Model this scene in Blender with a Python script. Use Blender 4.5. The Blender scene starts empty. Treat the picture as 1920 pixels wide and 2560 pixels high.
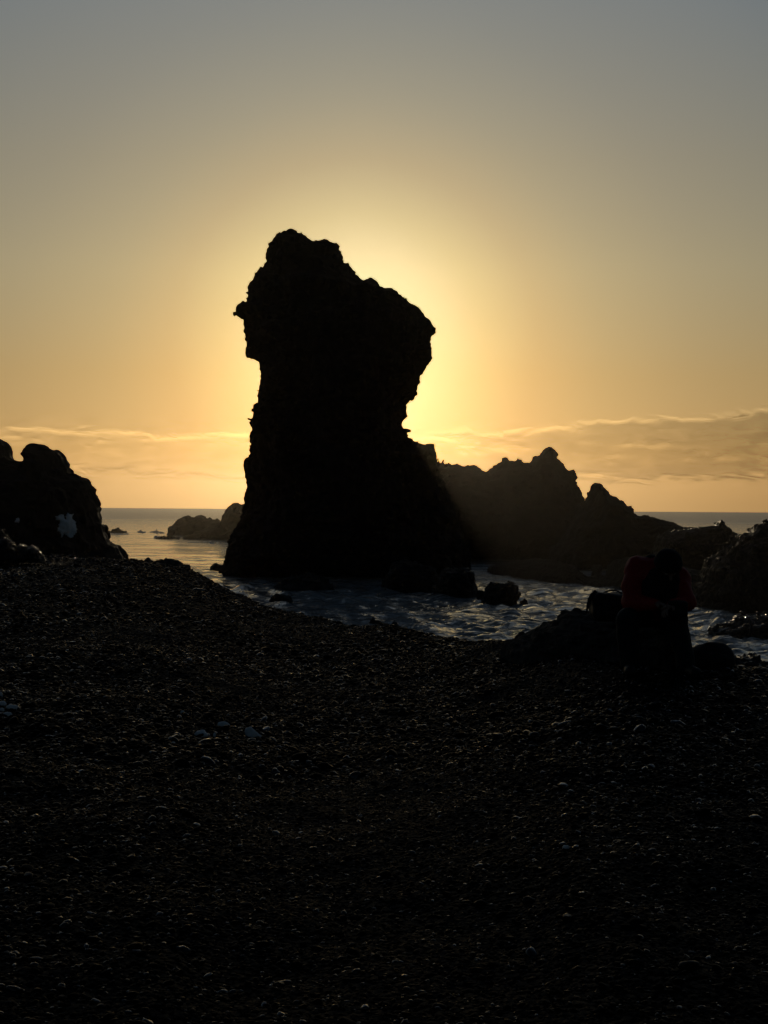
import bpy, bmesh, math, random
import numpy as np
from mathutils import Vector, Matrix

rad = math.radians
sc = bpy.context.scene
col = sc.collection

# ------------------------------------------------------------------ camera
FPX = 3698.0                      # focal length in pixels of the 1920x2560 photograph
CAMZ = 4.5
PITCH = -0.26
ROLL = 0.40
cam_d = bpy.data.cameras.new('camera')
cam = bpy.data.objects.new('camera', cam_d)
col.objects.link(cam)
cam_d.sensor_fit = 'VERTICAL'
cam_d.sensor_height = 36.0
cam_d.sensor_width = 27.0
cam_d.lens = 36.0 * FPX / 2560.0
cam_d.clip_start = 0.1
cam_d.clip_end = 20000
CM = Matrix.Translation((0, 0, CAMZ)) @ Matrix.Rotation(rad(90 + PITCH), 4, 'X') @ Matrix.Rotation(rad(ROLL), 4, 'Z')
cam.matrix_world = CM
sc.camera = cam
R3 = np.array(CM.to_3x3())


def ray(u, v):
    return R3 @ np.array([(u - 960.0) / FPX, -(v - 1280.0) / FPX, -1.0])


def at(u, v, D):
    """world point at distance D (metres along y) seen at pixel (u, v) of the photograph"""
    d = ray(u, v)
    t = D / d[1]
    return np.array([d[0] * t, D, CAMZ + d[2] * t])


SUN_UV = (888, 862)
sd = ray(*SUN_UV)
sd = sd / np.linalg.norm(sd)
SUN_EL = math.asin(sd[2])
SUN_AZ = math.atan2(sd[0], sd[1])

# ------------------------------------------------------------------ tagging


def tag(o, label=None, cat=None, group=None, kind=None):
    if label: o['label'] = label
    if cat: o['category'] = cat
    if group: o['group'] = group
    if kind: o['kind'] = kind
    return o


def empty(name, loc):
    o = bpy.data.objects.new(name, None)
    o.location = loc
    o.empty_display_size = 0.2
    col.objects.link(o)
    return o


def mesh_obj(name, V, F, mat, parent=None, smooth=True, loc=None):
    V = np.asarray(V, dtype=np.float64)
    F = np.asarray(F, dtype=np.int32)
    if loc is not None:
        V = V - np.asarray(loc)
    me = bpy.data.meshes.new(name)
    k = F.shape[1]
    me.vertices.add(len(V)); me.vertices.foreach_set('co', V.astype(np.float32).ravel())
    me.loops.add(F.size); me.loops.foreach_set('vertex_index', F.ravel())
    me.polygons.add(len(F)); me.polygons.foreach_set('loop_start', np.arange(0, F.size, k, dtype=np.int32))
    if smooth:
        me.polygons.foreach_set('use_smooth', np.ones(len(F), dtype=bool))
    me.update(calc_edges=True)
    me.validate()
    if mat: me.materials.append(mat)
    o = bpy.data.objects.new(name, me)
    if loc is not None: o.location = loc
    col.objects.link(o)
    if parent is not None:
        o.parent = parent
        o.location = (np.asarray(loc if loc is not None else (0, 0, 0)) - np.asarray(parent.location)).tolist()
    return o


# ------------------------------------------------------------------ numeric tools


def vnoise(x, y, seed=0):
    """2D value noise at arbitrary points, about -1..1"""
    xi = np.floor(x).astype(np.int64); yi = np.floor(y).astype(np.int64)
    fx = x - xi; fy = y - yi
    fx = fx * fx * (3 - 2 * fx); fy = fy * fy * (3 - 2 * fy)

    def h(i, j):
        n = (i * 374761393 + j * 668265263 + seed * 1442695041) & 0xFFFFFFFF
        n = ((n ^ (n >> 13)) * 1274126177) & 0xFFFFFFFF
        return ((n ^ (n >> 16)) & 0xFFFF) / 32767.5 - 1
    a = h(xi, yi); b = h(xi + 1, yi); c = h(xi, yi + 1); d = h(xi + 1, yi + 1)
    return (a * (1 - fx) + b * fx) * (1 - fy) + (c * (1 - fx) + d * fx) * fy


def gnoise(axes, wl, rng):
    """3D value noise sampled on a regular grid given by its three axes"""
    if np.isscalar(wl): wl = (wl, wl, wl)
    idx, fr, n = [], [], []
    for a, w in zip(axes, wl):
        s = (a - a[0]) / w + rng.random()
        i = np.floor(s).astype(int); f = s - i
        idx.append(i); fr.append((f * f * (3 - 2 * f)).astype(np.float32)); n.append(i[-1] + 2)
    L = (rng.random(n) * 2 - 1).astype(np.float32)
    f = fr[0][:, None, None]; L = L[idx[0]] * (1 - f) + L[idx[0] + 1] * f
    f = fr[1][None, :, None]; L = L[:, idx[1]] * (1 - f) + L[:, idx[1] + 1] * f
    f = fr[2][None, None, :]; L = L[:, :, idx[2]] * (1 - f) + L[:, :, idx[2] + 1] * f
    return L


def surface_nets(F, ax):
    """quads of the surface F = 0 (inside F > 0) on a regular grid"""
    S = F > 0
    nx, ny, nz = F.shape
    c = np.zeros((nx - 1, ny - 1, nz - 1), dtype=np.int8)
    for i in (0, 1):
        for j in (0, 1):
            for k in (0, 1):
                c += S[i:nx - 1 + i, j:ny - 1 + j, k:nz - 1 + k]
    act = np.argwhere((c > 0) & (c < 8))
    ids = -np.ones(c.shape, dtype=np.int32)
    ids[act[:, 0], act[:, 1], act[:, 2]] = np.arange(len(act))
    acc = np.zeros((len(act), 3)); cnt = np.zeros(len(act))
    cor = [(i, j, k) for i in (0, 1) for j in (0, 1) for k in (0, 1)]
    for a in cor:
        for d in range(3):
            if a[d]: continue
            b = list(a); b[d] = 1
            fa = F[act[:, 0] + a[0], act[:, 1] + a[1], act[:, 2] + a[2]]
            fb = F[act[:, 0] + b[0], act[:, 1] + b[1], act[:, 2] + b[2]]
            m = (fa > 0) != (fb > 0)
            t = np.where(m, fa / np.where(m, fa - fb, 1), 0)
            p = np.array(a, dtype=float)[None, :].repeat(len(act), 0)
            p[:, d] = t
            acc[m] += p[m]; cnt[m] += 1
    P = act + acc / cnt[:, None]
    V = np.stack([ax[d][0] + P[:, d] * (ax[d][1] - ax[d][0]) for d in range(3)], 1)
    Q = []
    for d in range(3):
        e, g = (d + 1) % 3, (d + 2) % 3
        sl0 = [slice(None)] * 3; sl1 = [slice(None)] * 3
        sl0[d] = slice(0, -1); sl1[d] = slice(1, None)
        A = S[tuple(sl0)]; B = S[tuple(sl1)]
        for flip in (False, True):
            w = np.argwhere((A & ~B) if not flip else (~A & B))
            w = w[(w[:, e] > 0) & (w[:, g] > 0) & (w[:, e] < F.shape[e] - 1) & (w[:, g] < F.shape[g] - 1)]
            if not len(w): continue

            def cell(de, dg):
                q = w.copy(); q[:, e] += de; q[:, g] += dg
                return ids[q[:, 0], q[:, 1], q[:, 2]]
            q = np.stack([cell(-1, -1), cell(0, -1), cell(0, 0), cell(-1, 0)], 1)
            Q.append(q[:, ::-1] if flip else q)
    Q = np.concatenate(Q)
    Q = Q[(Q >= 0).all(1)]
    return V, Q


def poly_sdf(poly, X, Z):
    """signed distance (inside positive) to a closed polygon on the grid X, Z"""
    P = np.asarray(poly, dtype=float)
    d = np.full(X.shape, 1e9); ins = np.zeros(X.shape, dtype=bool)
    for a, b in zip(P, np.roll(P, -1, 0)):
        e = b - a; L = (e * e).sum()
        if L < 1e-12: continue
        t = np.clip(((X - a[0]) * e[0] + (Z - a[1]) * e[1]) / L, 0, 1)
        d = np.minimum(d, (X - a[0] - t * e[0]) ** 2 + (Z - a[1] - t * e[1]) ** 2)
        if a[1] != b[1]:
            cr = ((a[1] > Z) != (b[1] > Z)) & (X < (b[0] - a[0]) * (Z - a[1]) / (b[1] - a[1]) + a[0])
            ins ^= cr
    d = np.sqrt(d)
    return np.where(ins, d, -d)


def clean_islands(V, Q):
    """keep the largest connected piece"""
    n = len(V)
    lab = np.arange(n)
    E = np.concatenate([Q[:, [0, 1]], Q[:, [1, 2]], Q[:, [2, 3]]])
    while True:
        m = np.minimum(lab[E[:, 0]], lab[E[:, 1]])
        new = lab.copy()
        np.minimum.at(new, E[:, 0], m); np.minimum.at(new, E[:, 1], m)
        new = new[new]
        if (new == lab).all(): break
        lab = new
    vals, cnts = np.unique(lab, return_counts=True)
    keep = lab == vals[cnts.argmax()]
    mp = np.cumsum(keep) - 1
    Q = Q[keep[Q[:, 0]]]
    return V[keep], mp[Q]


def rock(name, uv, D, mat, T, h, seed, zbot=-1.2, W=None, amp=1.0, power=2.0, yoff=0.0, smooth=True, flare=0.0, octs=None, Dline=None, fit=None):
    """a craggy rock whose skyline follows the traced outline uv at distance D, with real depth T on either side"""
    rng = np.random.default_rng(seed)
    if Dline is None:
        P = np.array([at(u, v, D) for u, v in uv])[:, [0, 2]]
    else:       # a rock that runs obliquely, nearer at one end
        u0, d0, u1, d1 = Dline
        P = np.array([at(u, v, float(np.interp(u, (u0, u1), (d0, d1)))) for u, v in uv])[:, [0, 2]]
    if zbot < 0: P[:, 1] = np.where(P[:, 1] < -0.02, zbot, P[:, 1])      # the foot goes on under water
    P[:, 1] = np.maximum(P[:, 1], zbot)
    x0, x1 = P[:, 0].min(), P[:, 0].max(); z0, z1 = P[:, 1].min(), P[:, 1].max()
    size = max(x1 - x0, z1 - z0)
    pad = 4 * h + 0.06 * size * amp
    ax = [np.arange(x0 - pad, x1 + pad, h), np.arange(D - T * (1 + flare) - pad, D + T * (1 + flare) + pad, h), np.arange(z0 - 3 * h, z1 + pad, h)]
    X, Z = np.meshgrid(ax[0], ax[2], indexing='ij')
    d2 = poly_sdf(P, X, Z).astype(np.float32)
    if W is None: W = max(0.3 * (z1 - z0), d2.max() * 0.9)
    Tz = T * (1 + flare * np.clip((z1 - ax[2]) / (z1 - z0), 0, 1))
    rel = np.abs(ax[1] - D)[:, None] / Tz[None, :]
    q = np.where((ax[1] < D)[:, None], rel ** 1.2, rel ** power)
    d2 = np.where(d2 > 0, W * np.tanh(d2 / W), d2).astype(np.float32)
    g = W * (1 - np.sqrt(np.clip(1 - q, 0, 1))) + np.where(q > 1, (q - 1) * W, 0)
    F = d2[:, None, :] - g[None, :, :].astype(np.float32)
    face = np.clip(np.abs(ax[1] - D)[:, None] / Tz[None, :], 0, 1)[None].astype(np.float32)   # more relief away from the traced skyline
    s = size
    if octs is None:
        octs = [(0.30, 0.050), (0.15, 0.050), (0.07, 0.034), (0.035, 0.020), (0.018, 0.010)]
    for i, (wl, a) in enumerate(octs):
        w = wl * s
        if w < 1.6 * h: continue
        n = gnoise(ax, (w, w, w * 0.8), rng)
        if i >= 1: n = 0.9 - 2.2 * np.abs(n) if i % 2 else np.abs(n) * 2.2 - 0.9
        k = a * s * amp
        F = F + n * k * ((0.25 + 1.5 * face) if i < 2 else (0.6 + 0.8 * face))
    # keep the outline's area: the relief carves as much as it adds
    Mx = F.max(axis=1); frac = float((d2 > 0).mean())
    if fit is None: fit = 1.0 if size > 12 else 0.3
    F = F - fit * np.quantile(Mx, 1 - frac)
    V, Q = surface_nets(F, ax)
    V, Q = clean_islands(V, Q)
    V[:, 1] += yoff
    if Dline is not None: V[:, 1] += np.interp(V[:, 0], (at(u0, 1500, d0)[0], at(u1, 1500, d1)[0]), (d0, d1)) - D
    base = np.array([(x0 + x1) / 2, D + yoff, max(zbot, z0)])
    return mesh_obj(name, V, Q, mat, smooth=smooth, loc=base)


# ------------------------------------------------------------------ materials


def nt(name):
    m = bpy.data.materials.new(name); m.use_nodes = True
    t = m.node_tree
    return m, t, t.nodes['Principled BSDF']


def N(t, typ, **kw):
    n = t.nodes.new(typ)
    for k, v in kw.items():
        if k.startswith('i_'):
            n.inputs[k[2:].replace('_', ' ')].default_value = v
        else:
            setattr(n, k, v)
    return n


def ramp(t, src, stops):
    r = t.nodes.new('ShaderNodeValToRGB')
    e = r.color_ramp.elements
    while len(e) < len(stops): e.new(0.5)
    for el, (p, c) in zip(e, stops):
        el.position = p; el.color = (*c, 1) if len(c) == 3 else c
    t.links.new(src, r.inputs[0])
    return r


def rock_mat(name, base, scale=1.0, rough=0.75, pale=0.0, bump=0.6, wet=0.0, spec=0.35, dist=0.1):
    m, t, b = nt(name)
    L = t.links.new
    tc = N(t, 'ShaderNodeTexCoord')
    n1 = N(t, 'ShaderNodeTexNoise'); n1.inputs['Scale'].default_value = 0.9 * scale; n1.inputs['Detail'].default_value = 10; n1.inputs['Roughness'].default_value = 0.65
    L(tc.outputs['Object'], n1.inputs['Vector'])
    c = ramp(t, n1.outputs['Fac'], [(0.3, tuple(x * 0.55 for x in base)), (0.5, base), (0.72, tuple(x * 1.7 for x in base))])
    colr = c.outputs['Color']
    if pale > 0:        # pale lichen and bird-lime streaks with a shape of their own
        mp = N(t, 'ShaderNodeMapping'); mp.inputs['Scale'].default_value = (1.2 * scale, 1.2 * scale, 0.35 * scale); mp.inputs['Rotation'].default_value = (0.2, 0.6, 0.3)
        L(tc.outputs['Object'], mp.inputs['Vector'])
        n2 = N(t, 'ShaderNodeTexNoise'); n2.inputs['Scale'].default_value = 1.3; n2.inputs['Detail'].default_value = 8; n2.inputs['Roughness'].default_value = 0.7
        n2.inputs['Distortion'].default_value = 0.8
        L(mp.outputs['Vector'], n2.inputs['Vector'])
        r2 = ramp(t, n2.outputs['Fac'], [(0.60, (0, 0, 0)), (0.70, (pale, pale, pale))])
        mx = N(t, 'ShaderNodeMix', data_type='RGBA'); mx.inputs['B'].default_value = (0.32, 0.32, 0.33, 1)
        L(r2.outputs['Color'], mx.inputs['Factor']); L(colr, mx.inputs['A'])
        colr = mx.outputs['Result']
    L(colr, b.inputs['Base Color'])
    n3 = N(t, 'ShaderNodeTexNoise'); n3.inputs['Scale'].default_value = 3.5 * scale; n3.inputs['Detail'].default_value = 12; n3.inputs['Roughness'].default_value = 0.7
    L(tc.outputs['Object'], n3.inputs['Vector'])
    v3 = N(t, 'ShaderNodeTexVoronoi'); v3.inputs['Scale'].default_value = 1.8 * scale
    L(tc.outputs['Object'], v3.inputs['Vector'])
    ad = N(t, 'ShaderNodeMath', operation='ADD'); L(n3.outputs['Fac'], ad.inputs[0]); L(v3.outputs['Distance'], ad.inputs[1])
    bp = N(t, 'ShaderNodeBump'); bp.inputs['Strength'].default_value = bump; bp.inputs['Distance'].default_value = dist
    L(ad.outputs[0], bp.inputs['Height']); L(bp.outputs['Normal'], b.inputs['Normal'])
    b.inputs['Roughness'].default_value = rough
    b.inputs['Specular IOR Level'].default_value = spec
    if wet > 0:
        b.inputs['Coat Weight'].default_value = wet
        b.inputs['Coat Roughness'].default_value = 0.24
        L(bp.outputs['Normal'], b.inputs['Coat Normal'])
    return m


def plain(name, base, rough=0.6, spec=0.5, bump=0.0, scale=30.0, sheen=0.0, var=0.35):
    m, t, b = nt(name)
    L = t.links.new
    tc = N(t, 'ShaderNodeTexCoord')
    n1 = N(t, 'ShaderNodeTexNoise'); n1.inputs['Scale'].default_value = scale; n1.inputs['Detail'].default_value = 6
    L(tc.outputs['Object'], n1.inputs['Vector'])
    c = ramp(t, n1.outputs['Fac'], [(0.3, tuple(x * (1 - var) for x in base)), (0.7, tuple(x * (1 + var) for x in base))])
    L(c.outputs['Color'], b.inputs['Base Color'])
    b.inputs['Roughness'].default_value = rough
    b.inputs['Specular IOR Level'].default_value = spec
    b.inputs['Sheen Weight'].default_value = sheen
    if bump:
        bp = N(t, 'ShaderNodeBump'); bp.inputs['Strength'].default_value = bump; bp.inputs['Distance'].default_value = 0.01
        L(n1.outputs['Fac'], bp.inputs['Height']); L(bp.outputs['Normal'], b.inputs['Normal'])
    return m


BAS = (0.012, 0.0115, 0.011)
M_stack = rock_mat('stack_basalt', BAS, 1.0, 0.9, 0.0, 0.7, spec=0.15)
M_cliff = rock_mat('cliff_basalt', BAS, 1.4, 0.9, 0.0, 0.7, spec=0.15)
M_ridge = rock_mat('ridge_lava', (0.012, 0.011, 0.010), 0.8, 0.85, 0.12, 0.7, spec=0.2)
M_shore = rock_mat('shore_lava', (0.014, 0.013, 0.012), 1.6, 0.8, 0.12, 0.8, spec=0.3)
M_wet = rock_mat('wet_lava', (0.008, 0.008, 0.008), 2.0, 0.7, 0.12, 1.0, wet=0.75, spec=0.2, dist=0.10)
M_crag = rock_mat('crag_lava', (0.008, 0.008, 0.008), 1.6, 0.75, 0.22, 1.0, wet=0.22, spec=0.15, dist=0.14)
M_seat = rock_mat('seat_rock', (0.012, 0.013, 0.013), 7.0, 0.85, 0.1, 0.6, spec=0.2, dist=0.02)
M_snow = plain('old_snow', (0.70, 0.71, 0.72), 0.7, 0.3, 0.5, 14.0, var=0.1)


def beach_mat():
    m, t, b = nt('black_gravel')
    L = t.links.new
    tc = N(t, 'ShaderNodeTexCoord')
    v = N(t, 'ShaderNodeTexVoronoi'); v.inputs['Scale'].default_value = 34.0; v.inputs['Randomness'].default_value = 1.0
    L(tc.outputs['Object'], v.inputs['Vector'])
    n = N(t, 'ShaderNodeTexNoise'); n.inputs['Scale'].default_value = 0.5; n.inputs['Detail'].default_value = 8
    L(tc.outputs['Object'], n.inputs['Vector'])
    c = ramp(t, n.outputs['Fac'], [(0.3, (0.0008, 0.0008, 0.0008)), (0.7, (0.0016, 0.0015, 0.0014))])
    L(c.outputs['Color'], b.inputs['Base Color'])
    inv = N(t, 'ShaderNodeMath', operation='SUBTRACT'); inv.inputs[0].default_value = 1.0
    L(v.outputs['Distance'], inv.inputs[1])
    bp = N(t, 'ShaderNodeBump'); bp.inputs['Strength'].default_value = 1.0; bp.inputs['Distance'].default_value = 0.03
    L(inv.outputs[0], bp.inputs['Height']); L(bp.outputs['Normal'], b.inputs['Normal'])
    b.inputs['Roughness'].default_value = 0.7
    b.inputs['Specular IOR Level'].default_value = 0.03
    return m


def pebble_mat():
    m, t, b = nt('black_pebble')
    L = t.links.new
    oi = N(t, 'ShaderNodeObjectInfo')
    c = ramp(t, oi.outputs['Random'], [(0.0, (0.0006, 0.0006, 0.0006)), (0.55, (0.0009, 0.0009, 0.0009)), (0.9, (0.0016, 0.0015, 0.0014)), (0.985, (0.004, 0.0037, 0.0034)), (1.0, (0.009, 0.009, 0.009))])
    L(c.outputs['Color'], b.inputs['Base Color'])
    mr = N(t, 'ShaderNodeMapRange'); mr.inputs['To Min'].default_value = 0.6; mr.inputs['To Max'].default_value = 0.12
    wn = N(t, 'ShaderNodeTexWhiteNoise', noise_dimensions='1D'); L(oi.outputs['Random'], wn.inputs['W'])
    L(wn.outputs['Value'], mr.inputs['Value']); L(mr.outputs['Result'], b.inputs['Roughness'])
    sr_ = ramp(t, wn.outputs['Value'], [(0.0, (0.01, 0.01, 0.01)), (0.66, (0.01, 0.01, 0.01)), (0.88, (0.04, 0.04, 0.04)), (1.0, (0.8, 0.8, 0.8))])
    L(sr_.outputs['Color'], b.inputs['Specular IOR Level'])
    return m


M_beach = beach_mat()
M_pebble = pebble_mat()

# ------------------------------------------------------------------ beach
BU = [-900, 0, 150, 300, 400, 460, 520, 580, 640, 700, 780, 870, 980, 1080, 1180, 1270, 1400, 1600, 1750, 1920, 2700]
BV = [1388, 1386, 1391, 1401, 1409, 1421, 1444, 1476, 1504, 1523, 1543, 1557, 1569, 1584, 1598, 1607, 1626, 1664, 1670, 1670, 1685]
YU = [-900, 0, 300, 460, 640, 870, 1080, 1270, 1450, 1600, 1750, 2700]
YY = [38, 38, 37, 37, 32, 26, 20, 16, 13.0, 12.2, 12.2, 12.2]


def horizon_v(u):
    return 1280.0 - FPX * math.tan(rad(-PITCH)) + math.tan(rad(ROLL)) * (u - 960.0)


def smax(a, b, k):
    h = np.clip(0.5 + 0.5 * (a - b) / k, 0, 1)
    return b * (1 - h) + a * h + k * h * (1 - h)


def beach_z(x, y, detail=True):
    x = np.asarray(x, dtype=float); y = np.asarray(y, dtype=float)
    u = 960.0 + FPX * x / np.maximum(y, 3.0)
    v = np.interp(u, BU, BV)
    Y = np.interp(u, YU, YY)
    hv = horizon_v(np.clip(u, -600, 2600))
    zc = CAMZ - (v - hv) / FPX * Y
    yy = np.maximum(y, 1.0)
    near = 2.95 + (zc - 2.95) * (yy - 4.0) / (Y - 4.0)
    slope = (CAMZ - zc) / Y + 0.10
    far = zc - slope * (yy - Y)
    z = -smax(-near, -far, 0.12)
    z = np.maximum(z, -2.5)
    if detail:
        z = z + 0.045 * vnoise(x * 0.8, y * 0.55, 3) + 0.028 * vnoise(x * 2.3, y * 1.6, 4) + 0.010 * vnoise(x * 7, y * 5, 5)
    return z


def grid_mesh(Xg, Yg, Zg):
    n, m = Xg.shape
    V = np.stack([Xg.ravel(), Yg.ravel(), Zg.ravel()], 1)
    i = np.arange(n * m).reshape(n, m)
    F = np.stack([i[:-1, :-1].ravel(), i[:-1, 1:].ravel(), i[1:, 1:].ravel(), i[1:, :-1].ravel()], 1)
    return V, F


ys = np.concatenate([np.linspace(-30, 3.0, 24, endpoint=False), np.geomspace(3.0, 56, 620), np.linspace(57, 110, 30)])
ti = np.concatenate([-np.geomspace(9, 0.36, 26, endpoint=False), np.linspace(-0.36, 0.36, 520), np.geomspace(0.36, 9, 27)[1:]])
Yg = np.repeat(ys[:, None], len(ti), 1)
Xg = ti[None, :] * np.maximum(Yg, 5.0)
Zg = beach_z(Xg, Yg)
px = np.abs(vnoise(Xg * 38, Yg * 38, 8)) + 0.6 * vnoise(Xg * 80, Yg * 80, 9)
Zg = Zg + 0.008 * px * (np.abs(ti)[None, :] < 0.37)
V, F = grid_mesh(Xg, Yg, Zg)
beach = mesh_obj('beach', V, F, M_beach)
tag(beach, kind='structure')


def geo_tree(name):
    return bpy.data.node_groups.new(name, 'GeometryNodeTree')


def pebble_points():
    rng = np.random.default_rng(5)
    pts, ss = [], []
    for y0, y1, dens, r in ((3.6, 9.0, 3300, 0.0070), (9.0, 18.0, 1500, 0.0092), (18.0, 50.0, 280, 0.016)):
        half = 0.30
        area = half * (y1 * y1 - y0 * y0)
        n = int(area * dens)
        y = np.sqrt(y0 * y0 + rng.random(n) * (y1 * y1 - y0 * y0))
        x = (rng.random(n) * 2 - 1) * half * y
        s = r * np.exp(rng.normal(0, 0.42, n))
        big = rng.random(n) < 0.003
        s = np.where(big, s * 1.9, s)
        # patches of coarser and finer shingle
        s *= 1.0 + 0.35 * vnoise(x * 0.7, y * 0.5, 21)
        z = beach_z(x, y)
        ok = z > 0.0
        pts.append(np.stack([x, y, z + 0.25 * s], 1)[ok]); ss.append(s[ok])
    return np.concatenate(pts), np.concatenate(ss)


def make_pebbles():
    P, S = pebble_points()
    me = bpy.data.meshes.new('pebbles')
    me.vertices.add(len(P)); me.vertices.foreach_set('co', P.astype(np.float32).ravel())
    a = me.attributes.new('psize', 'FLOAT', 'POINT'); a.data.foreach_set('value', S.astype(np.float32))
    o = bpy.data.objects.new('pebbles', me); col.objects.link(o)
    tag(o, kind='stuff')
    g = geo_tree('pebble_scatter')
    g.interface.new_socket('Geometry', in_out='INPUT', socket_type='NodeSocketGeometry')
    g.interface.new_socket('Geometry', in_out='OUTPUT', socket_type='NodeSocketGeometry')
    L = g.links.new
    gi = g.nodes.new('NodeGroupInput'); go = g.nodes.new('NodeGroupOutput')
    join = g.nodes.new('GeometryNodeJoinGeometry')
    for k in range(4):
        ico = g.nodes.new('GeometryNodeMeshIcoSphere'); ico.inputs['Radius'].default_value = 1.0; ico.inputs['Subdivisions'].default_value = 3
        sp = g.nodes.new('GeometryNodeSetPosition')
        nz = g.nodes.new('ShaderNodeTexNoise'); nz.noise_dimensions = '4D'; nz.inputs['Scale'].default_value = 0.75; nz.inputs['W'].default_value = 3.7 * k
        nz.inputs['Detail'].default_value = 1.0
        sub = g.nodes.new('ShaderNodeVectorMath'); sub.operation = 'SUBTRACT'; sub.inputs[1].default_value = (0.5, 0.5, 0.5)
        scl = g.nodes.new('ShaderNodeVectorMath'); scl.operation = 'SCALE'; scl.inputs['Scale'].default_value = 1.1
        L(nz.outputs['Color'], sub.inputs[0]); L(sub.outputs[0], scl.inputs[0]); L(scl.outputs[0], sp.inputs['Offset'])
        L(ico.outputs['Mesh'], sp.inputs['Geometry'])
        sm = g.nodes.new('GeometryNodeSetShadeSmooth'); L(sp.outputs[0], sm.inputs[0])
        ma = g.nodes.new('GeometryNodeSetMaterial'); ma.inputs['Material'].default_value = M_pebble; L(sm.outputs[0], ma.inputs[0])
        g2i = g.nodes.new('GeometryNodeGeometryToInstance'); L(ma.outputs[0], g2i.inputs[0])
        L(g2i.outputs[0], join.inputs[0])
    m2p = g.nodes.new('GeometryNodeMeshToPoints'); L(gi.outputs[0], m2p.inputs[0])
    iop = g.nodes.new('GeometryNodeInstanceOnPoints'); iop.inputs['Pick Instance'].default_value = True
    L(m2p.outputs[0], iop.inputs['Points']); L(join.outputs[0], iop.inputs['Instance'])
    ri = g.nodes.new('FunctionNodeRandomValue'); ri.data_type = 'INT'
    for s in ri.inputs:
        if s.name == 'Min' and s.type == 'INT': s.default_value = 0
        if s.name == 'Max' and s.type == 'INT': s.default_value = 3
    L([s for s in ri.outputs if s.type == 'INT'][0], iop.inputs['Instance Index'])

    def rvec(lo, hi, seed):
        r = g.nodes.new('FunctionNodeRandomValue'); r.data_type = 'FLOAT_VECTOR'
        r.inputs[0].default_value = lo; r.inputs[1].default_value = hi
        r.inputs['Seed'].default_value = seed
        return r.outputs[0]
    e2r = g.nodes.new('FunctionNodeEulerToRotation'); L(rvec((-0.45, -0.45, 0), (0.45, 0.45, 6.283), 1), e2r.inputs[0])
    L(e2r.outputs[0], iop.inputs['Rotation'])
    na = g.nodes.new('GeometryNodeInputNamedAttribute'); na.data_type = 'FLOAT'; na.inputs['Name'].default_value = 'psize'
    sc_ = g.nodes.new('ShaderNodeVectorMath'); sc_.operation = 'SCALE'
    L(rvec((0.9, 0.65, 0.35), (1.45, 1.05, 0.75), 2), sc_.inputs[0]); L(na.outputs[0], sc_.inputs['Scale'])
    L(sc_.outputs[0], iop.inputs['Scale'])
    L(iop.outputs[0], go.inputs[0])
    md = o.modifiers.new('scatter', 'NODES'); md.node_group = g
    return o


make_pebbles()

# ------------------------------------------------------------------ sea
YSEA = 1500.0


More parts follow.
